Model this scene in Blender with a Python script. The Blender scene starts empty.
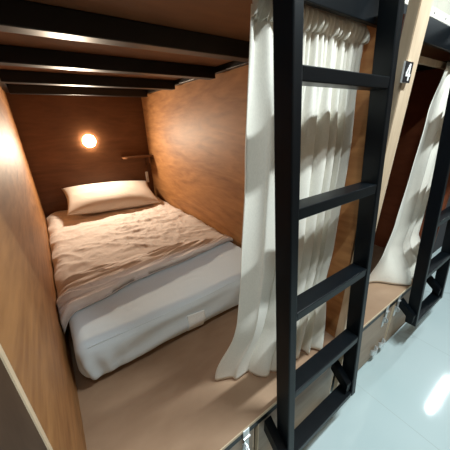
import bpy, bmesh, math, random
from mathutils import Vector, Matrix, noise
random.seed(7)
S = bpy.context.scene
C = S.collection
LIFT = 0.385          # bed deck height above the corridor floor
PITCH = 1.07          # spacing of the sleeping bays

# ------------------------------------------------------------------ materials
def new_mat(name):
    m = bpy.data.materials.new(name); m.use_nodes = True
    nt = m.node_tree; b = nt.nodes['Principled BSDF']
    return m, nt, b

def ramp(nt, stops):
    r = nt.nodes.new('ShaderNodeValToRGB')
    e = r.color_ramp.elements
    while len(e) < len(stops): e.new(0.5)
    for k, (p, c) in enumerate(stops):
        e[k].position = p; e[k].color = (*c, 1)
    return r

def coords(nt, scale, rot=(0, 0, 0)):
    tc = nt.nodes.new('ShaderNodeTexCoord'); mp = nt.nodes.new('ShaderNodeMapping')
    mp.inputs['Scale'].default_value = scale; mp.inputs['Rotation'].default_value = rot
    nt.links.new(tc.outputs['Object'], mp.inputs['Vector'])
    return mp

def wood(name, dark, light, scale, rough=0.42, figure=1.0, bump=0.05, coat=0.0):
    m, nt, b = new_mat(name); L = nt.links.new
    mp = coords(nt, scale)
    n1 = nt.nodes.new('ShaderNodeTexNoise'); n1.inputs['Scale'].default_value = 1.3
    n1.inputs['Detail'].default_value = 6; n1.inputs['Distortion'].default_value = 1.6 * figure
    L(mp.outputs[0], n1.inputs['Vector'])
    n2 = nt.nodes.new('ShaderNodeTexNoise'); n2.inputs['Scale'].default_value = 9
    n2.inputs['Detail'].default_value = 4
    L(mp.outputs[0], n2.inputs['Vector'])
    mx = nt.nodes.new('ShaderNodeMix'); mx.data_type = 'FLOAT'; mx.inputs[0].default_value = 0.3
    L(n1.outputs['Fac'], mx.inputs[2]); L(n2.outputs['Fac'], mx.inputs[3])
    mid = tuple((a + c) / 2 for a, c in zip(dark, light))
    r = ramp(nt, [(0.3, dark), (0.5, mid), (0.7, light)])
    L(mx.outputs[0], r.inputs[0]); L(r.outputs[0], b.inputs['Base Color'])
    b.inputs['Roughness'].default_value = rough
    b.inputs['Specular IOR Level'].default_value = 0.3
    b.inputs['Coat Weight'].default_value = coat; b.inputs['Coat Roughness'].default_value = 0.25
    bp = nt.nodes.new('ShaderNodeBump'); bp.inputs['Strength'].default_value = bump
    bp.inputs['Distance'].default_value = 0.004
    L(mx.outputs[0], bp.inputs['Height']); L(bp.outputs[0], b.inputs['Normal'])
    return m

def cloth(name, col, scale=420, bump=0.25, wr=0.0, wrscale=14, var=0.06, stretch=(1, 1, 1)):
    m, nt, b = new_mat(name); L = nt.links.new
    mp = coords(nt, stretch)
    n1 = nt.nodes.new('ShaderNodeTexNoise'); n1.inputs['Scale'].default_value = scale
    n1.inputs['Detail'].default_value = 2; L(mp.outputs[0], n1.inputs['Vector'])
    lo = tuple(max(0, c * (1 - var)) for c in col); hi = tuple(min(1, c * (1 + var)) for c in col)
    r = ramp(nt, [(0.3, lo), (0.7, hi)]); L(n1.outputs['Fac'], r.inputs[0])
    L(r.outputs[0], b.inputs['Base Color'])
    b.inputs['Roughness'].default_value = 0.9
    b.inputs['Sheen Weight'].default_value = 0.15
    b1 = nt.nodes.new('ShaderNodeBump'); b1.inputs['Strength'].default_value = bump
    b1.inputs['Distance'].default_value = 0.0006; L(n1.outputs['Fac'], b1.inputs['Height'])
    if wr:
        n2 = nt.nodes.new('ShaderNodeTexNoise'); n2.inputs['Scale'].default_value = wrscale
        n2.inputs['Detail'].default_value = 5; n2.inputs['Distortion'].default_value = 1.2
        n2.noise_type = 'RIDGED_MULTIFRACTAL' if hasattr(n2, 'noise_type') else n2.noise_type
        L(mp.outputs[0], n2.inputs['Vector'])
        b2 = nt.nodes.new('ShaderNodeBump'); b2.inputs['Strength'].default_value = wr
        b2.inputs['Distance'].default_value = 0.006
        L(n2.outputs['Fac'], b2.inputs['Height']); L(b2.outputs[0], b1.inputs['Normal'])
    L(b1.outputs[0], b.inputs['Normal'])
    return m

def plain(name, col, rough=0.5, metal=0.0, mottle=0.0, spec=0.5):
    m, nt, b = new_mat(name); L = nt.links.new
    mp = coords(nt, (1, 1, 1)); n = nt.nodes.new('ShaderNodeTexNoise')
    n.inputs['Scale'].default_value = 25; n.inputs['Detail'].default_value = 3
    L(mp.outputs[0], n.inputs['Vector'])
    v = 0.08 + mottle
    r = ramp(nt, [(0.3, tuple(c * (1 - v) for c in col)), (0.7, tuple(min(1, c * (1 + v)) for c in col))])
    L(n.outputs['Fac'], r.inputs[0]); L(r.outputs[0], b.inputs['Base Color'])
    b.inputs['Roughness'].default_value = rough; b.inputs['Metallic'].default_value = metal
    b.inputs['Specular IOR Level'].default_value = spec
    return m

def marble(name):
    m, nt, b = new_mat(name); L = nt.links.new
    mp = coords(nt, (1, 1, 1))
    def vein(scale, dist, rot, width):
        mm = coords(nt, (1, 1, 1), (0, 0, rot))
        n = nt.nodes.new('ShaderNodeTexNoise'); n.inputs['Scale'].default_value = scale
        n.inputs['Detail'].default_value = 5; n.inputs['Distortion'].default_value = dist
        L(mm.outputs[0], n.inputs['Vector'])
        a = nt.nodes.new('ShaderNodeMath'); a.operation = 'SUBTRACT'; a.inputs[1].default_value = 0.5
        L(n.outputs['Fac'], a.inputs[0])
        c = nt.nodes.new('ShaderNodeMath'); c.operation = 'ABSOLUTE'; L(a.outputs[0], c.inputs[0])
        r = ramp(nt, [(0.0, (1, 1, 1)), (width, (0, 0, 0))]); L(c.outputs[0], r.inputs[0])
        return r
    v1 = vein(0.55, 0.5, 0.5, 0.005); v2 = vein(0.4, 0.9, 1.1, 0.05)
    n = nt.nodes.new('ShaderNodeTexNoise'); n.inputs['Scale'].default_value = 1.2
    L(mp.outputs[0], n.inputs['Vector'])
    base = ramp(nt, [(0.3, (0.42, 0.53, 0.535)), (0.7, (0.53, 0.63, 0.635))]); L(n.outputs['Fac'], base.inputs[0])
    def mixc(a, col, fac, amount):
        mx = nt.nodes.new('ShaderNodeMix'); mx.data_type = 'RGBA'
        mul = nt.nodes.new('ShaderNodeMath'); mul.operation = 'MULTIPLY'; mul.inputs[1].default_value = amount
        L(fac, mul.inputs[0]); L(mul.outputs[0], mx.inputs[0]); L(a, mx.inputs[6])
        mx.inputs[7].default_value = (*col, 1)
        return mx.outputs[2]
    c = mixc(base.outputs[0], (0.30, 0.36, 0.36), v1.outputs[0], 0.55)
    c = mixc(c, (0.5, 0.58, 0.58), v2.outputs[0], 0.35)
    br = nt.nodes.new('ShaderNodeTexBrick'); br.offset = 0.0
    br.inputs['Scale'].default_value = 1.0; br.inputs['Mortar Size'].default_value = 0.0016
    br.inputs['Brick Width'].default_value = 0.6; br.inputs['Row Height'].default_value = 0.6
    mp2 = coords(nt, (1, 1, 1)); mp2.inputs['Location'].default_value = (0.12, 0.47, 0)
    L(mp2.outputs[0], br.inputs['Vector'])
    c = mixc(c, (0.38, 0.45, 0.44), br.outputs['Fac'], 0.8)
    L(c, b.inputs['Base Color'])
    b.inputs['Roughness'].default_value = 0.07; b.inputs['Specular IOR Level'].default_value = 0.6
    return m

def glow(name, col, strength):
    m, nt, b = new_mat(name)
    b.inputs['Base Color'].default_value = (*col, 1)
    b.inputs['Emission Color'].default_value = (*col, 1)
    b.inputs['Emission Strength'].default_value = strength
    return m

M = {}
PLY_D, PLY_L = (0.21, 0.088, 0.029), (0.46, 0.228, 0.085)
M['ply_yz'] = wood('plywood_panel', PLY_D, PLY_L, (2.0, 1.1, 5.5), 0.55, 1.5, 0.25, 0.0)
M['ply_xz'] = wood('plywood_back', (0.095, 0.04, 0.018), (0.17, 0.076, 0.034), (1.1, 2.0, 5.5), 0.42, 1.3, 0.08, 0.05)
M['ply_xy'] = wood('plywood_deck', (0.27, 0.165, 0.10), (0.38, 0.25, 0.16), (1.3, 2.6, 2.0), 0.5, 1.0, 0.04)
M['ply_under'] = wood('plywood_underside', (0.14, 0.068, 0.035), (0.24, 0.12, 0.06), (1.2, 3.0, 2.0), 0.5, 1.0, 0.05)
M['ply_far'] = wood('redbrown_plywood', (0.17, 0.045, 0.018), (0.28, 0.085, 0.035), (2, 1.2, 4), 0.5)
M['edge'] = wood('plywood_edge', (0.55, 0.42, 0.28), (0.75, 0.60, 0.42), (3, 3, 3), 0.6)
M['post'] = wood('pale_pine', (0.46, 0.34, 0.22), (0.66, 0.52, 0.37), (14, 14, 1.6), 0.5, 0.8, 0.12)
M['shaded_board'] = wood('shaded_post_board', (0.085, 0.045, 0.025), (0.14, 0.08, 0.045), (10, 10, 1.4), 0.5)  # post wood darkened in its colour to stand for a bystander's shadow
M['drawer'] = wood('brown_laminate', (0.27, 0.19, 0.125), (0.40, 0.29, 0.20), (1.2, 6, 7), 0.42, 0.8)
M['steel'] = plain('black_painted_steel', (0.0025, 0.004, 0.0055), 0.36, 0.0, 0.05, 0.18)
M['frame_steel'] = plain('black_frame_steel', (0.004, 0.0035, 0.003), 0.40, 0.0, 0.05, 0.4)
M['fitted'] = cloth('pale_fitted_sheet', (0.68, 0.80, 0.865), 500, 0.15, 0.28, 9, 0.03)
M['sheet'] = cloth('cream_bed_sheet', (0.78, 0.72, 0.68), 450, 0.2, 0.8, 11, 0.04)
M['pillow'] = cloth('cream_pillowcase', (0.62, 0.55, 0.485), 450, 0.2, 0.35, 13, 0.04)
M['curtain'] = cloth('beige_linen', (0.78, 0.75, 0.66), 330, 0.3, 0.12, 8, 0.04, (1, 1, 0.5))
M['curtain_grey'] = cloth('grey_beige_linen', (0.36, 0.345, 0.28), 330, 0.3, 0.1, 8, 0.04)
M['white'] = plain('white_plastic', (0.8, 0.8, 0.78), 0.4)
M['patch'] = cloth('white_label_cloth', (0.84, 0.90, 0.90), 300, 0.3)
M['zinc'] = plain('zinc_plated_metal', (0.72, 0.74, 0.74), 0.28, 0.6, 0.1)
M['black'] = plain('black_plate', (0.01, 0.01, 0.012), 0.4)
M['digit'] = plain('white_digit', (0.85, 0.85, 0.83), 0.5)
M['strip'] = plain('white_painted_edge', (0.58, 0.55, 0.48), 0.5)
M['wall_paint'] = plain('white_wall_paint', (0.75, 0.77, 0.76), 0.7)
M['wall_opposite'] = wood('opposite_bunk_boards', (0.16, 0.10, 0.06), (0.30, 0.20, 0.13), (1.5, 1.5, 6))
M['lamp'] = glow('warm_lamp_glass', (1.0, 0.76, 0.50), 80.0)
M['lamp_ring'] = plain('lamp_ring_metal', (0.5, 0.4, 0.3), 0.35, 0.8)
M['floor'] = marble('glossy_marble_tile')

# ------------------------------------------------------------------ builders
def add_box(bm, a, b, bev=0.0, mat=None):
    cs = [(x, y, z) for x in (a[0], b[0]) for y in (a[1], b[1]) for z in (a[2], b[2])]
    v = [bm.verts.new(Vector(c) if mat is None else mat @ Vector(c)) for c in cs]
    fs = [bm.faces.new([v[i] for i in q]) for q in ((0, 1, 3, 2), (4, 6, 7, 5), (0, 4, 5, 1), (2, 3, 7, 6), (0, 2, 6, 4), (1, 5, 7, 3))]
    if bev > 0:
        es = set(e for f in fs for e in f.edges)
        bmesh.ops.bevel(bm, geom=list(es), offset=bev, segments=2, affect='EDGES', profile=0.5)

def add_bar(bm, p0, p1, wx, wy, bev=0.002, top_cap=None):
    """box bar from p0 to p1, both ends cut level; wx, wy = section in x and y"""
    p0, p1 = Vector(p0), Vector(p1); vs = []
    for p in (p0, p1):
        vs.append([bm.verts.new(p + Vector(d)) for d in ((0, 0, 0), (wx, 0, 0), (wx, wy, 0), (0, wy, 0))])
    fs = [bm.faces.new(vs[0][::-1]), bm.faces.new(vs[1])]
    for i in range(4):
        j = (i + 1) % 4
        fs.append(bm.faces.new((vs[0][i], vs[0][j], vs[1][j], vs[1][i])))
    if bev > 0:
        es = set(e for f in fs for e in f.edges)
        bmesh.ops.bevel(bm, geom=list(es), offset=bev, segments=2, affect='EDGES', profile=0.5)

def add_lathe(bm, prof, M4, n=32):
    rings = []
    for r, h in prof:
        rings.append([bm.verts.new(M4 @ Vector((r * math.cos(2 * math.pi * k / n), r * math.sin(2 * math.pi * k / n), h))) for k in range(n)])
    for a, b in zip(rings, rings[1:]):
        for k in range(n):
            bm.faces.new((a[k], a[(k + 1) % n], b[(k + 1) % n], b[k]))
    bm.faces.new(rings[0][::-1]); bm.faces.new(rings[-1])

def add_prism(bm, pts, n, d):
    """polygon pts (Vectors) extruded by vector d"""
    a = [bm.verts.new(Vector(p)) for p in pts]; b = [bm.verts.new(Vector(p) + Vector(d)) for p in pts]
    bm.faces.new(a); bm.faces.new(b[::-1])
    for i in range(len(a)):
        j = (i + 1) % len(a); bm.faces.new((a[j], a[i], b[i], b[j]))

def grid_mesh(bm, nu, nv, fn):
    vs = [[bm.verts.new(fn(i / nu, j / nv)) for i in range(nu + 1)] for j in range(nv + 1)]
    for j in range(nv):
        for i in range(nu):
            bm.faces.new((vs[j][i], vs[j][i + 1], vs[j + 1][i + 1], vs[j + 1][i]))
    return vs

def obj(name, bm, mat, parent=None, smooth=False, loc=None):
    bmesh.ops.recalc_face_normals(bm, faces=bm.faces)
    if parent is not None:
        p = parent; off = Vector((0, 0, 0))
        while p is not None: off += p.location; p = p.parent
        o_loc = Vector((0, 0, 0))
    else:
        xs = [v.co for v in bm.verts]
        off = Vector(((min(c.x for c in xs) + max(c.x for c in xs)) / 2, (min(c.y for c in xs) + max(c.y for c in xs)) / 2, min(c.z for c in xs)))
        o_loc = off
    bm.transform(Matrix.Translation(-off))
    me = bpy.data.meshes.new(name); bm.to_mesh(me); bm.free()
    me.materials.append(mat)
    if smooth:
        for f in me.polygons: f.use_smooth = True
    o = bpy.data.objects.new(name, me); C.objects.link(o)
    o.parent = parent; o.location = o_loc
    return o

def thing(name, label, cat, loc, group=None):
    o = bpy.data.objects.new(name, None); C.objects.link(o); o.location = loc
    o.empty_display_size = 0.1
    return tag(o, label, cat, group)

def tag(o, label, cat, group=None):
    o['label'] = label; o['category'] = cat
    if group: o['group'] = group
    return o

def box_part(name, a, b, mat, parent=None, bev=0.0):
    bm = bmesh.new(); add_box(bm, a, b, bev); return obj(name, bm, mat, parent)

def struct(name, a, b, mat, bev=0.0):
    o = box_part(name, a, b, mat, None, bev); o['kind'] = 'structure'; return o

def dup(root, d, label):
    def cp(o, par):
        c = o.copy(); C.objects.link(c); c.parent = par
        for ch in o.children: cp(ch, c)
        return c
    r = cp(root, None); r.location = root.location + Vector(d); r['label'] = label
    return r

def nz(x, y, z, s=1.0): return noise.noise(Vector((x * s, y * s, z * s)))
def sm(a, b, x):
    t = max(0.0, min(1.0, (x - a) / (b - a))); return t * t * (3 - 2 * t)
def lerp_pts(pts, x):
    if x <= pts[0][0]: return pts[0][1]
    for (a, u), (b, v) in zip(pts, pts[1:]):
        if x <= b: return u + (v - u) * sm(a, b, x)
    return pts[-1][1]

FL = -0.385
D = 2.2156
TOP = 1.20            # plywood underside of the upper bunk
JB = 1.145            # underside of the steel joists
# ------------------------------------------------------------------ the setting
struct('floor', (-1.6, -1.35, FL - 0.05), (9.0, 0.25, FL), M['floor'])
struct('wall_front', (-1.6, -1.45, FL), (9.0, -1.352, 2.05), M['wall_opposite'])
struct('ceiling', (-1.6, -1.45, 2.052), (9.0, 0.25, 2.12), M['wall_paint'])
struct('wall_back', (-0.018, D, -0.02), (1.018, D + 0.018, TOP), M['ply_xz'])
o = struct('wall_left', (-0.018, 0.0, 0.0), (0.0, D, TOP), M['ply_yz'])
struct('wall_right', (1.0, 0.035, 0.0), (1.018, D, TOP), M['ply_yz'])
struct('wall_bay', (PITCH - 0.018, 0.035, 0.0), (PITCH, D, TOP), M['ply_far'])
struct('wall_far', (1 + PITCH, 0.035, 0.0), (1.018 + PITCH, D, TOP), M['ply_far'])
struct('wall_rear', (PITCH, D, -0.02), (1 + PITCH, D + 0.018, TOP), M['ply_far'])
bm = bmesh.new(); add_box(bm, (-0.0022, -0.0145, 0.0005), (0.0, -0.0005, TOP))
t1 = obj('trim_1', bm, M['edge']); t1['kind'] = 'structure'

# ------------------------------------------------------------------ posts
def post_mesh(x0, x1, lean, depth=0.032, z1=1.95, slant=0.016):
    bm = bmesh.new()
    def yy(z): return 0.0065 - lean * z
    z0 = 0.0006; vs = []
    for z in (z0, z1):
        vs.append([bm.verts.new((x + slant * z, yy(z) + y, z)) for x, y in ((x0, 0), (x1, 0), (x1, depth), (x0, depth))])
    fs = [bm.faces.new(vs[0][::-1]), bm.faces.new(vs[1])]
    for i in range(4):
        fs.append(bm.faces.new((vs[0][i], vs[0][(i + 1) % 4], vs[1][(i + 1) % 4], vs[1][i])))
    bmesh.ops.bevel(bm, geom=list(bm.edges), offset=0.002, segments=2, affect='EDGES')
    return bm
lean = 0.0207
p = thing('wooden_post', 'pale wooden post with a black number 4 plate', 'post', (1.03, 0.0, 0.0))
obj('board', post_mesh(0.992, 1.066, lean), M['post'], p)
n0, n1 = 1.018, 1.070
nx0, nx1 = 0.989, 1.035
yp = 0.0065 - lean * 1.06 - 0.0075
plate = box_part('number_plate', (nx0, yp + 0.0011, n0), (nx1, yp + 0.0065, n1), M['digit'], p, 0.0004)
box_part('plate_face', (nx0, yp, n0), (nx1, yp + 0.001, n1), M['black'], plate)
bm = bmesh.new()
def P4(u, v): return Vector((nx0 + (nx1 - nx0) * u, yp - 0.0012, n0 + (n1 - n0) * v))
dd = (0, 0.0011, 0)
add_prism(bm, [P4(.54, .10), P4(.70, .10), P4(.70, .90), P4(.54, .90)], None, dd)
add_prism(bm, [P4(.20, .30), P4(.54, .30), P4(.54, .43), P4(.20, .43)], None, dd)
add_prism(bm, [P4(.70, .30), P4(.82, .30), P4(.82, .43), P4(.70, .43)], None, dd)
add_prism(bm, [P4(.20, .43), P4(.36, .43), P4(.54, .73), P4(.54, .90)], None, dd)
obj('digit', bm, M['digit'], plate)

p2 = thing('wooden_post', 'board covering the partition front at the lower left, shadow painted in as dark brown', 'post', (-0.06, 0.0, FL))
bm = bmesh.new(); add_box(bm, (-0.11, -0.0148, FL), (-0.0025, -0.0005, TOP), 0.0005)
obj('board', bm, M['shaded_board'], p2)

# ------------------------------------------------------------------ upper bunk: steel frame and board
def upper_bunk(x0, x1, label):
    t = thing('upper_bunk', label, 'upper bunk', ((x0 + x1) / 2, 1.0, JB), 'upper bunk bases')
    box_part('front_beam', (x0 - 0.034, 0.070, 1.171), (x1 + 0.0345, 0.086, 1.245), M['steel'], t, 0.002)
    for s in (0, 1):
        xa = x0 + 0.001 if s == 0 else x1 - 0.031
        box_part('side_rail', (xa, 0.155, 1.172), (xa + 0.03, D - 0.002, TOP - 0.0005), M['frame_steel'], t, 0.002)
    for y0, w in ((0.455, 0.056), (0.895, 0.06), (1.40, 0.06), (1.95, 0.06)):
        bm = bmesh.new(); add_box(bm, (x0 + 0.0315, y0, JB), (x1 - 0.0315, y0 + w, TOP - 0.0005), 0.003)
        obj('joist', bm, M['frame_steel'], t)
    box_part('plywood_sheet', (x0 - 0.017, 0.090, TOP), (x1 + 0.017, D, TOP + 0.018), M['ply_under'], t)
    bm = bmesh.new(); add_box(bm, (x0 - 0.034, 0.071, 1.2455), (x1 + 0.0345, 0.085, 1.274), 0.001)
    e = obj('front_edge', bm, M['strip'], t)
    for k in range(9):
        bm = bmesh.new()
        xx = x0 + 0.06 + k * 0.11
        add_lathe(bm, [(0.004, 0), (0.004, 0.0016)], Matrix.Translation((xx, 0.0722, 1.260)) @ Matrix.Rotation(math.pi / 2, 4, 'X'), 12)
        obj('screw_hole', bm, M['black'], e)
    return t
upper_bunk(0.0, 1.0, 'brown plywood upper bunk base on black steel joists above the made bed')
upper_bunk(PITCH, 1 + PITCH, 'upper bunk base with a white front edge above the dark bay, right of the post')

# ------------------------------------------------------------------ bed platforms, drawers
def platform(x0, x1, label):
    t = thing('bed_platform', label, 'bed platform', ((x0 + x1) / 2, 1.0, FL), 'bed platforms')
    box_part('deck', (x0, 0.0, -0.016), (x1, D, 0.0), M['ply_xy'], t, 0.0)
    box_part('deck_edge', (x0, -0.003, -0.012), (x1, -0.0002, -0.0005), M['edge'], t)
    box_part('front_rail', (x0, 0.001, -0.048), (x1, 0.035, -0.0165), M['steel'], t, 0.001)
    for xa in (x0 + 0.002, x1 - 0.032):
        box_part('leg', (xa, 0.04, FL), (xa + 0.03, 0.07, -0.0165), M['steel'], t)
    return t
def drawer(base, x0, x1, hasp=None, handles=()):
    z0, z1 = FL + 0.012, -0.052
    bm = bmesh.new(); add_box(bm, (x0 + 0.004, 0.004, z0), (x1 - 0.004, 0.020, z1), 0.001)
    add_box(bm, (x0 + 0.04, 0.0205, z0 + 0.02), (x1 - 0.04, 0.55, z1 - 0.02))
    t = obj('drawer', bm, M['drawer'], base)
    for xa, xb in ((x0, x0 + 0.0038), (x1 - 0.0038, x1)):
        box_part('edge_band', (xa, 0.0035, z0), (xb, 0.0205, z1), M['edge'], t)
    if hasp is not None:
        bm = bmesh.new()
        add_box(bm, (hasp - 0.013, -0.0045, -0.049), (hasp + 0.013, -0.0005, -0.006), 0.001)
        add_box(bm, (hasp - 0.010, -0.0060, -0.120), (hasp + 0.010, -0.0030, -0.046), 0.001)
        add_lathe(bm, [(0.0045, 0), (0.0045, 0.026)], Matrix.Translation((hasp - 0.013, -0.006, -0.047)) @ Matrix.Rotation(math.pi / 2, 4, 'Y'), 12)
        obj('hasp', bm, M['zinc'], t)
        bm = bmesh.new()
        add_box(bm, (hasp - 0.011, 0.0, -0.155), (hasp + 0.011, 0.0039, -0.085), 0.001)
        n = 10
        for k in range(n):
            a0, a1 = math.pi * k / n, math.pi * (k + 1) / n
            m = Matrix.Translation((hasp, -0.004 - 0.012 * math.sin((a0 + a1) / 2), -0.105 + 0.014 * math.cos((a0 + a1) / 2)))
            add_box(bm, (-0.003, -0.003, -0.003), (0.003, 0.003, 0.003), 0.0, m)
        obj('staple', bm, M['zinc'], t)
    for hx in handles:
        bm = bmesh.new()
        for k in range(12):
            a = math.pi * (k + 0.5) / 12
            m = Matrix.Translation((hx - 0.026 * math.cos(a), 0.002 - 0.016 * math.sin(a), -0.308)) @ Matrix.Rotation(-(a - math.pi / 2), 4, 'Z')
            add_box(bm, (-0.0045, -0.003, -0.016), (0.0045, 0.003, 0.016), 0.0, m)
        obj('handle', bm, M['zinc'], t)
    return t
pa = platform(-0.0, 1.0345, 'bunk base with brown plywood deck carrying the mattress')
pb = platform(1.035, 1.0 + PITCH + 0.017, 'bunk base with empty brown deck to the right of the numbered post')
drawer(pa, 0.03, 0.478, hasp=0.437, handles=(0.25,))
drawer(pa, 0.498, 0.975)
drawer(pb, 1.038, 1.525, hasp=1.425, handles=(1.385, 1.475))
drawer(pb, 1.545, 2.05, hasp=1.568)

# ------------------------------------------------------------------ ladders
RX0, RX1, RW, RD = 0.5506, 0.9848, 0.030, 0.055
def ly(z): return -0.0837 + 0.0761 * z
lad = thing('ladder', 'black steel ladder standing nearest, in front of the made bed', 'ladder', ((RX0 + RX1) / 2, -0.09, -0.2), 'bunk ladders')
ZB, ZT = -0.198, 1.278
for xa in (RX0, RX1 - RW):
    bm = bmesh.new(); add_bar(bm, (xa, ly(ZB), ZB), (xa, ly(ZT), ZT), RW, RD, 0.0035)
    obj('rail', bm, M['steel'], lad)
for i in range(8):
    zt = 1.0325 - 0.3011 * i + (0.3011 * 3)
    if zt < -0.25 or zt > ZT: continue
    y0 = ly(zt) + 0.001
    bm = bmesh.new(); add_box(bm, (RX0 + RW + 0.0002, y0, zt - 0.03), (RX1 - RW - 0.0002, y0 + RD - 0.002, zt), 0.0025)
    obj('rung', bm, M['steel'], lad)
for xa in (RX0, RX1 - RW):
    bm = bmesh.new(); ya, yb = ly(-0.13) + 0.008, -0.0042
    add_prism(bm, [Vector((xa - 0.033, ya, -0.165)), Vector((xa - 0.033, ya, -0.115)), Vector((xa - 0.033, yb, -0.044)), Vector((xa - 0.033, yb, -0.098))], None, (0.0325, 0, 0))
    bmesh.ops.bevel(bm, geom=list(bm.edges), offset=0.0012, segments=2, affect='EDGES')
    obj('bracket', bm, M['steel'], lad)
dup(lad, (PITCH, 0, 0), 'black steel ladder farther along, at the right edge beyond the post')

# ------------------------------------------------------------------ mattress
def rounded_cloth_box(a, b, r, n, disp):
    """box a..b with rounded edges, finely divided, each vertex moved along its normal by disp(p, normal)"""
    bm = bmesh.new()
    a, b = Vector(a), Vector(b); ce = (a + b) / 2; half = (b - a) / 2
    def shell(p):
        q = p - ce; inner = Vector((max(-(half.x - r), min(half.x - r, q.x)), max(-(half.y - r), min(half.y - r, q.y)), max(-(half.z - r), min(half.z - r, q.z))))
        dv = q - inner
        nrm = dv.normalized() if dv.length > 1e-9 else Vector((0, 0, 1))
        pp = ce + inner + nrm * r
        return pp + nrm * disp(pp, nrm)
    def lin(k, n, lo, hi):     # denser near the ends so the rounding is smooth
        t = k / n; t = t + 0.10 * math.sin(2 * math.pi * t) * -1
        return lo + (hi - lo) * t
    nx, ny, nzv = n; cache = {}
    def vert(i, j, k):
        key = (i, j, k)
        if key not in cache:
            cache[key] = bm.verts.new(shell(Vector((lin(i, nx, a.x, b.x), lin(j, ny, a.y, b.y), lin(k, nzv, a.z, b.z)))))
        return cache[key]
    for i in range(nx):
        for j in range(ny):
            for k in (0, nzv): bm.faces.new((vert(i, j, k), vert(i + 1, j, k), vert(i + 1, j + 1, k), vert(i, j + 1, k)))
    for i in range(nx):
        for k in range(nzv):
            for j in (0, ny): bm.faces.new((vert(i, j, k), vert(i + 1, j, k), vert(i + 1, j, k + 1), vert(i, j, k + 1)))
    for j in range(ny):
        for k in range(nzv):
            for i in (0, nx): bm.faces.new((vert(i, j, k), vert(i, j + 1, k), vert(i, j + 1, k + 1), vert(i, j, k + 1)))
    return bm
def mat_disp(p, n):
    d = 0.004 * nz(p.x, p.y, p.z, 4)
    front = max(0.0, -n.y)
    # gathered folds near the front-left corner
    cor = sm(0.28, 0.03, p.x) * sm(0.62, 0.45, p.y)
    d += cor * 0.008 * sm(0.0, 0.09, p.z) * math.sin((p.x * 1.0 - p.y * 0.6) * 95 + p.z * 12 + 2 * nz(p.x, p.y, p.z, 6)) * sm(0.19, 0.10, p.z)
    # long slack creases across the front side
    s = p.z * 55 - p.x * 9 + 3.0 * nz(p.x, 0.3, p.z, 3.5)
    d += front * sm(0.0, 0.05, p.z) * 0.0075 * math.sin(s) * (0.4 + 0.6 * abs(nz(p.x, 4.2, p.z, 2.2)))
    # light tension wrinkles on the top
    if n.z > 0.5:
        d += 0.003 * abs(nz(p.x * 1.4 + p.y * 0.6, p.y * 5, 1.7, 3.0))
    if p.y < 1.0 and n.z < 0.2: d -= 0.028 * sm(0.085, 0.0, p.z)
    if p.z < 0.02: d = min(d, 0.002)
    return min(d, 0.007) if p.y > 1.9 or p.x > 0.9 or p.x < 0.04 else d
mt = thing('mattress', 'single mattress in a pale blue-white fitted sheet on the plywood deck', 'mattress', (0.5, 1.3, 0.0))
obj('fitted_sheet', rounded_cloth_box((0.032, 0.428, 0.004), (0.988, D - 0.012, 0.214), 0.045, (90, 110, 26), mat_disp), M['fitted'], mt, True)
bm = bmesh.new()
def patch_fn(u, v):
    x, z = 0.457 + 0.088 * u, 0.045 + 0.098 * v - 0.012 * u
    return Vector((x, 0.428 - mat_disp(Vector((x, 0.428, z)), Vector((0, -1, 0))) - 0.0016, z))
grid_mesh(bm, 12, 12, patch_fn)
pt = obj('care_label', bm, M['patch'], mt, True); pt['label'] = 'small white square label'
md = pt.modifiers.new('thick', 'SOLIDIFY'); md.thickness = 0.0012; md.offset = -1
# raised seam running along the top front edge
bm = bmesh.new(); prev = None
for k in range(81):
    x = 0.075 + 0.87 * k / 80
    c = Vector((x, 0.4395 - mat_disp(Vector((x, 0.432, 0.2)), Vector((0, -0.7, 0.7))), 0.1995))
    ring = [bm.verts.new(c + Vector((0, 0.003 * math.cos(a), 0.003 * math.sin(a)))) for a in [2 * math.pi * q / 8 for q in range(8)]]
    if prev:
        for q in range(8): bm.faces.new((prev[q], prev[(q + 1) % 8], ring[(q + 1) % 8], ring[q]))
    prev = ring
obj('seam', bm, M['fitted'], mt, True)

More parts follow.
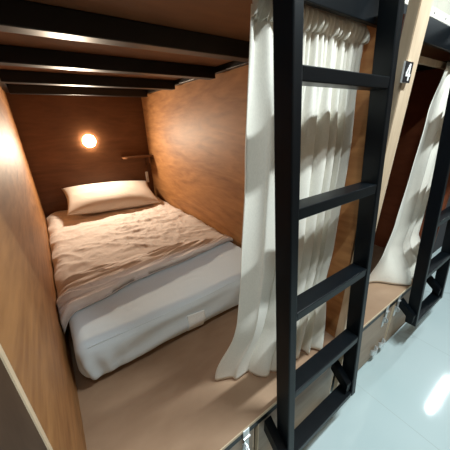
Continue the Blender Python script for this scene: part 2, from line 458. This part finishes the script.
# ------------------------------------------------------------------ top sheet
BND = [(0.0, 0.640), (0.16, 0.665), (0.35, 0.714), (0.58, 0.735), (1.0, 0.790)]
RUF = [(0.0, 0.915), (0.15, 0.975), (0.37, 0.955), (0.62, 0.945), (1.0, 0.86)]
def sheet_fn(u, v):
    x = 0.006 + 0.980 * u
    yb = lerp_pts(BND, x); yr = lerp_pts(RUF, x)
    nvr = 0.55                                   # the crumpled front band takes the first 55 % of the rows
    if v < nvr:
        t = v / nvr; y = yb + (yr - yb) * t + 0.012 * nz(x, t, 3.1, 5) * (1 if t > 0.02 else 1)
    else:
        t = (v - nvr) / (1 - nvr); y = yr + (D - 0.02 - yr) * t
    base = 0.214 + 0.010
    if v < nvr:
        t = v / nvr
        yy = y + 0.05 * math.sin(x * 4.0 + 0.5) - 0.10 * x
        h = 0.0
        for fx, fy, am, sd in ((1.6, 9.0, 0.012, 1.1), (2.4, 17.0, 0.016, 6.2), (5.0, 30.0, 0.008, 3.7)):
            rg = 1 - 2.2 * abs(nz(x * fx, yy * fy, sd))
            h += am * max(0.0, rg) ** 1.5
        h += 0.026 * (1 - t) ** 1.2
        h *= sm(-0.02, 0.055, t) * (0.45 + 0.55 * sm(1.05, 0.85, t))
        h *= 1.0 - 0.35 * sm(0.55, 1.0, x)
        z = base - 0.004 + h
        if t < 0.03: z = 0.214 + 0.0045
    else:
        h = 0.006 * nz(x, y, 0.2, 2.6) + 0.007 * abs(nz(x * 1.6 + y * 0.8, y * 2.4 - x, 4.4, 3.4)) ** 1.5 * 2
        ridge = 1 - abs(nz(x * 3.0 + 0.4 * y, y * 5.0 + 1.5 * x, 2.2, 1.5))
        h += 0.010 * ridge ** 7
        cen = 0.35 + 0.65 * sm(0.45, 0.1, math.hypot(x - 0.62, (y - 1.35) * 0.7))
        for fq, am in ((8, 0.0045), (15, 0.0055), (28, 0.0035)):
            rg = 1 - abs(nz(x + 0.35 * y, y * 1.35 - 0.3 * x, 5.5 + fq, fq)) * 2
            h += am * cen * max(0.0, rg) ** 3
        h *= sm(0.0, 0.08, (v - nvr) / (1 - nvr)) * 0.9 + 0.1
        z = base + h + 0.0015
    z = max(z, 0.222)
    # left side tucks down beside the mattress
    if x < 0.075:
        e = (0.075 - x) / 0.069
        z -= 0.052 * e ** 2.2 * (0.75 + 0.25 * math.sin(y * 23))
        x = x - 0.0 
        if v < nvr * 0.25: z -= 0.030 * e ** 2 * (1 - v / (nvr * 0.25))
    x = max(0.0065, x)
    if x > 0.94: z -= 0.02 * ((x - 0.94) / 0.05) ** 2
    return Vector((x, y, z))
bm = bmesh.new(); grid_mesh(bm, 170, 230, sheet_fn)
sh = tag(obj('bed_sheet', bm, M['sheet'], None, True), 'cream top sheet with a crumpled folded edge spread over the mattress', 'bed sheet')
md = sh.modifiers.new('thick', 'SOLIDIFY'); md.thickness = 0.003; md.offset = 1

# ------------------------------------------------------------------ pillow
def pillow_bm(L, Wd, T):
    bm = bmesh.new(); n, m = 54, 34; top = []; rows = {}
    def pos(i, j, s):
        u, v = -1 + 2 * i / n, -1 + 2 * j / m
        e = (1 - abs(u) ** 2.6) * (1 - abs(v) ** 2.4)
        t = max(0.0, e) ** 0.52
        px = u * L / 2 * (1 - 0.07 * (1 - abs(v) ** 2) * abs(u) ** 3)
        py = v * Wd / 2 * (1 - 0.10 * (1 - abs(u) ** 2) * abs(v) ** 3)
        w = 0.006 * nz(u * 2.2, v * 2.2, s * 3) + 0.006 * abs(nz(u * 5, v * 2, 7 + s)) * sm(0.55, 0.95, abs(u))
        return Vector((px, py, s * T / 2 * t + w * t - 0.012 * (1 - abs(u)) * (s > 0) * 0))
    for s in (1, -1):
        for j in range(m + 1):
            for i in range(n + 1):
                if s == -1 and (i in (0, n) or j in (0, m)): rows[(s, i, j)] = rows[(1, i, j)]
                else: rows[(s, i, j)] = bm.verts.new(pos(i, j, s))
        for j in range(m):
            for i in range(n):
                bm.faces.new((rows[(s, i, j)], rows[(s, i + 1, j)], rows[(s, i + 1, j + 1)], rows[(s, i, j + 1)]))
    return bm
bm = pillow_bm(0.75, 0.42, 0.165)
bm.transform(Matrix.Translation((0.535, 1.985, 0.345)) @ Matrix.Rotation(math.radians(-2.5), 4, 'Z') @ Matrix.Rotation(math.radians(3), 4, 'Y') @ Matrix.Rotation(math.radians(18), 4, 'X'))
pl = tag(obj('pillow', bm, M['pillow'], None, True), 'plump cream pillow at the head of the bed below the lamp', 'pillow')

# ------------------------------------------------------------------ wall lamp, shelf, socket
lp = thing('wall_lamp', 'small round warm glowing lamp on the back wall above the pillow', 'lamp', (0.477, D, 0.806))
R = Matrix.Translation((0.477, D - 0.0005, 0.806)) @ Matrix.Rotation(math.pi / 2, 4, 'X')
bm = bmesh.new(); add_lathe(bm, [(0.040, 0), (0.040, 0.008), (0.038, 0.0095)], R); obj('base_ring', bm, M['lamp_ring'], lp, False)
bm = bmesh.new(); add_lathe(bm, [(0.052 * math.cos(a), 0.0100 + 0.030 * math.sin(a)) for a in [math.pi / 2 * k / 10 * 0.98 for k in range(11)]], R)
obj('glass_dome', bm, M['lamp'], lp, True)

sf = thing('corner_shelf', 'small wooden corner shelf on the back wall right of the lamp', 'shelf', (0.85, D, 0.62))
bm = bmesh.new()
pts = [Vector((0.998, D - 0.001, 0.632)), Vector((0.72, D - 0.001, 0.632))]
for k in range(9):
    a = math.pi / 2 * k / 8
    pts.append(Vector((0.76 - 0.04 * math.cos(a) + 0.0, D - 0.07 - 0.05 * math.sin(a), 0.632)))
pts.append(Vector((0.998, D - 0.12, 0.632)))
add_prism(bm, pts, None, (0, 0, 0.014)); obj('board', bm, M['ply_xz'], sf)
bm = bmesh.new()
pts = [Vector((0.95, D - 0.001, 0.6315)), Vector((0.95, D - 0.115, 0.6315))]
for k in range(9):
    a = math.pi / 2 * k / 8
    pts.append(Vector((0.95, D - 0.115 + 0.11 * math.sin(a) * 0.98, 0.6315 - 0.06 - 0.06 * (1 - math.cos(a)))))
add_prism(bm, pts, None, (0.016, 0, 0)); obj('bracket', bm, M['ply_xz'], sf)
so = thing('wall_socket', 'small white socket plate on the back wall below the corner shelf', 'socket', (0.945, D, 0.36))
box_part('plate', (0.931, D - 0.009, 0.365), (0.958, D - 0.0005, 0.475), M['white'], so, 0.003)
box_part('switch', (0.938, D - 0.0125, 0.40), (0.951, D - 0.0092, 0.44), M['white'], so, 0.001)

# ------------------------------------------------------------------ curtains
def curtain(name, label, x_left, x_right, npleat, zt, zb, y0, amp, seed, flare=None, group='bunk curtains', mat='curtain'):
    t = thing(name, label, 'curtain', ((x_left(0.5) + x_right(0.5)) / 2, y0, zb), group)
    zh = zt - 0.052; zp = zt - 0.030
    def warp(u): return 0.13 * u / 0.28 if u < 0.28 else 0.13 + 0.87 * (u - 0.28) / 0.72
    def fold(u, z):
        w = sm(zt, zt - 0.35, z)
        ph = 2 * math.pi * npleat * (warp(u) + 0.035 * math.sin(5 * u + seed) + 0.03 * nz(u * 3, z * 1.2, seed))
        a = amp * (0.55 + 0.45 * w) * (0.75 + 0.5 * nz(u * 4, z * 0.8, seed + 3))
        small = 0.006 * math.sin(ph * 2.9 + seed) * (1 - w)
        return a * math.sin(ph) * (0.45 + 0.55 * w) + small + 0.008 * nz(u * 6, z * 3, seed + 8)
    def body(u, v):
        z = zp + (zb - zp) * v
        q = v
        x = x_left(q) + (x_right(q) - x_left(q)) * u
        y = y0 + fold(u, z)
        x += 0.010 * math.cos(2 * math.pi * npleat * u + seed) * sm(0, .3, v)
        if flare: 
            fx, fy, fz = flare(u, v); x += fx; y += fy; z += fz
        return Vector((x, y, z))
    bm = bmesh.new(); grid_mesh(bm, int(npleat * 26), 90, body)
    p1 = obj('panel', bm, M[mat], t, True)
    md = p1.modifiers.new('thick', 'SOLIDIFY'); md.thickness = 0.002
    def head(u, v):
        a = v
        z = zt - (zt - zh) * v
        x = x_left(0) + (x_right(0) - x_left(0)) * u
        k = 2 * math.pi * npleat * 3.6
        bulge = 0.004 + max(0.0, math.sin(math.pi * min(1, v * 0.9))) ** 0.8 * 0.008
        y = y0 - bulge * (1 + 0.25 * math.sin(k * u)) + 0.0055 * math.sin(k * u + 3.5 * v + 2 * nz(u * 9, v, seed))
        y += fold(u, zh) * sm(0.2, 0.9, v)
        return Vector((x, y, z + 0.003 * math.sin(k * u)))
    bm = bmesh.new(); grid_mesh(bm, int(npleat * 40), 14, head)
    p2 = obj('header', bm, M[mat], t, True); md = p2.modifiers.new('thick', 'SOLIDIFY'); md.thickness = 0.002
    return t

def a_left(v): return lerp_pts([(0, 0.538), (0.3, 0.532), (0.55, 0.520), (0.8, 0.497), (1, 0.462)], v)
def a_right(v): return lerp_pts([(0, 0.986), (0.25, 0.986), (0.6, 0.978), (0.8, 0.945), (1, 0.885)], v)
def a_flare(u, v):
    k = sm(0.72, 1.0, v)
    return (-0.02 * k * (1 - u), 0.065 * k * (1 - u) ** 2 - 0.050 * k * u + 0.016 * k * math.sin(11 * u), 0.004 * math.sin(22 * u) * k)
curtain('curtain', 'beige linen curtain gathered behind the nearer ladder', a_left, a_right, 7.0, 1.184, 0.008, 0.110, 0.019, 1.3, a_flare)
def b_left(v): return lerp_pts([(0, 1.72), (0.2, 1.63), (0.43, 1.60), (0.66, 1.57), (0.86, 1.51), (1, 1.50)], v)
def b_right(v): return 2.03
def b_flare(u, v):
    k = sm(0.8, 1.0, v)
    return (0, k * (0.05 - 0.15 * sm(0.0, 0.35, u)), 0)
curtain('curtain', 'beige linen curtain half drawn across the dark bay right of the numbered post', b_left, b_right, 3.2, 1.182, 0.008, 0.112, 0.018, 4.1, b_flare)
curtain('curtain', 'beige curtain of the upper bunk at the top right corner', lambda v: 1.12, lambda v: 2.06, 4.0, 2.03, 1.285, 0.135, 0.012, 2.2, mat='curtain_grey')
def rod(x0, x1, label):
    bm = bmesh.new(); add_box(bm, (x0, 0.134, 1.131), (x1, 0.146, 1.157), 0.001)
    return tag(obj('curtain_rod', bm, M['post'], None), label, 'curtain rod', 'curtain rods')
rod(1.0745 - 0.004, 2.069, 'pale wooden curtain batten above the dark bay right of the post')

# ------------------------------------------------------------------ lights
def area(name, loc, rot, sx, sy, power, col):
    l = bpy.data.lights.new(name, 'AREA'); l.shape = 'RECTANGLE'; l.size = sx; l.size_y = sy
    l.energy = power; l.color = col
    o = bpy.data.objects.new(name, l); C.objects.link(o); o.location = loc; o.rotation_euler = rot
    return o
cool = (0.86, 0.965, 1.0)
for x, y, pw in ((-0.25, -0.6, 15), (1.25, -0.5, 52), (3.95, -0.14, 26), (6.3, -0.14, 26)):
    area('corridor_lamp', (x, y, 2.03), (0, 0, 0), 0.75, 0.05, pw, cool)
l = bpy.data.lights.new('lamp_bulb', 'AREA'); l.shape = 'DISK'; l.size = 0.07; l.energy = 14.5; l.color = (1.0, 0.82, 0.62)
lo = bpy.data.objects.new('lamp_bulb', l); C.objects.link(lo); lo.location = (0.477, D - 0.046, 0.806)
lo.rotation_euler = (math.radians(-90 + 9), 0, 0)

w = bpy.data.worlds.new('world'); S.world = w; w.use_nodes = True
w.node_tree.nodes['Background'].inputs[0].default_value = (0.75, 0.85, 0.9, 1)
w.node_tree.nodes['Background'].inputs[1].default_value = 0.05

# ------------------------------------------------------------------ camera
cam = bpy.data.cameras.new('camera'); co = bpy.data.objects.new('camera', cam); C.objects.link(co)
r = Vector((0.8155276, -0.57794718, -0.02986284)); u = Vector((0.24313509, 0.29534188, 0.92393642)); f = Vector((0.5251667, 0.76075636, -0.38137869))
mw = Matrix((( r.x, u.x, -f.x, 0.10990778), (r.y, u.y, -f.y, -0.39259714), (r.z, u.z, -f.z, 0.93120206), (0, 0, 0, 1)))
co.matrix_world = mw
cam.sensor_fit = 'HORIZONTAL'; cam.sensor_width = 36; cam.lens = 251.232 / 450 * 36; cam.clip_start = 0.01
S.camera = co

# stand the whole place on floor height zero
for o in list(C.objects):
    if o.parent is None: o.location.z += LIFT

S.view_settings.view_transform = 'Standard'; S.view_settings.look = 'None'
S.view_settings.gamma = 1; S.view_settings.use_curve_mapping = False
S.view_settings.exposure = 0.0
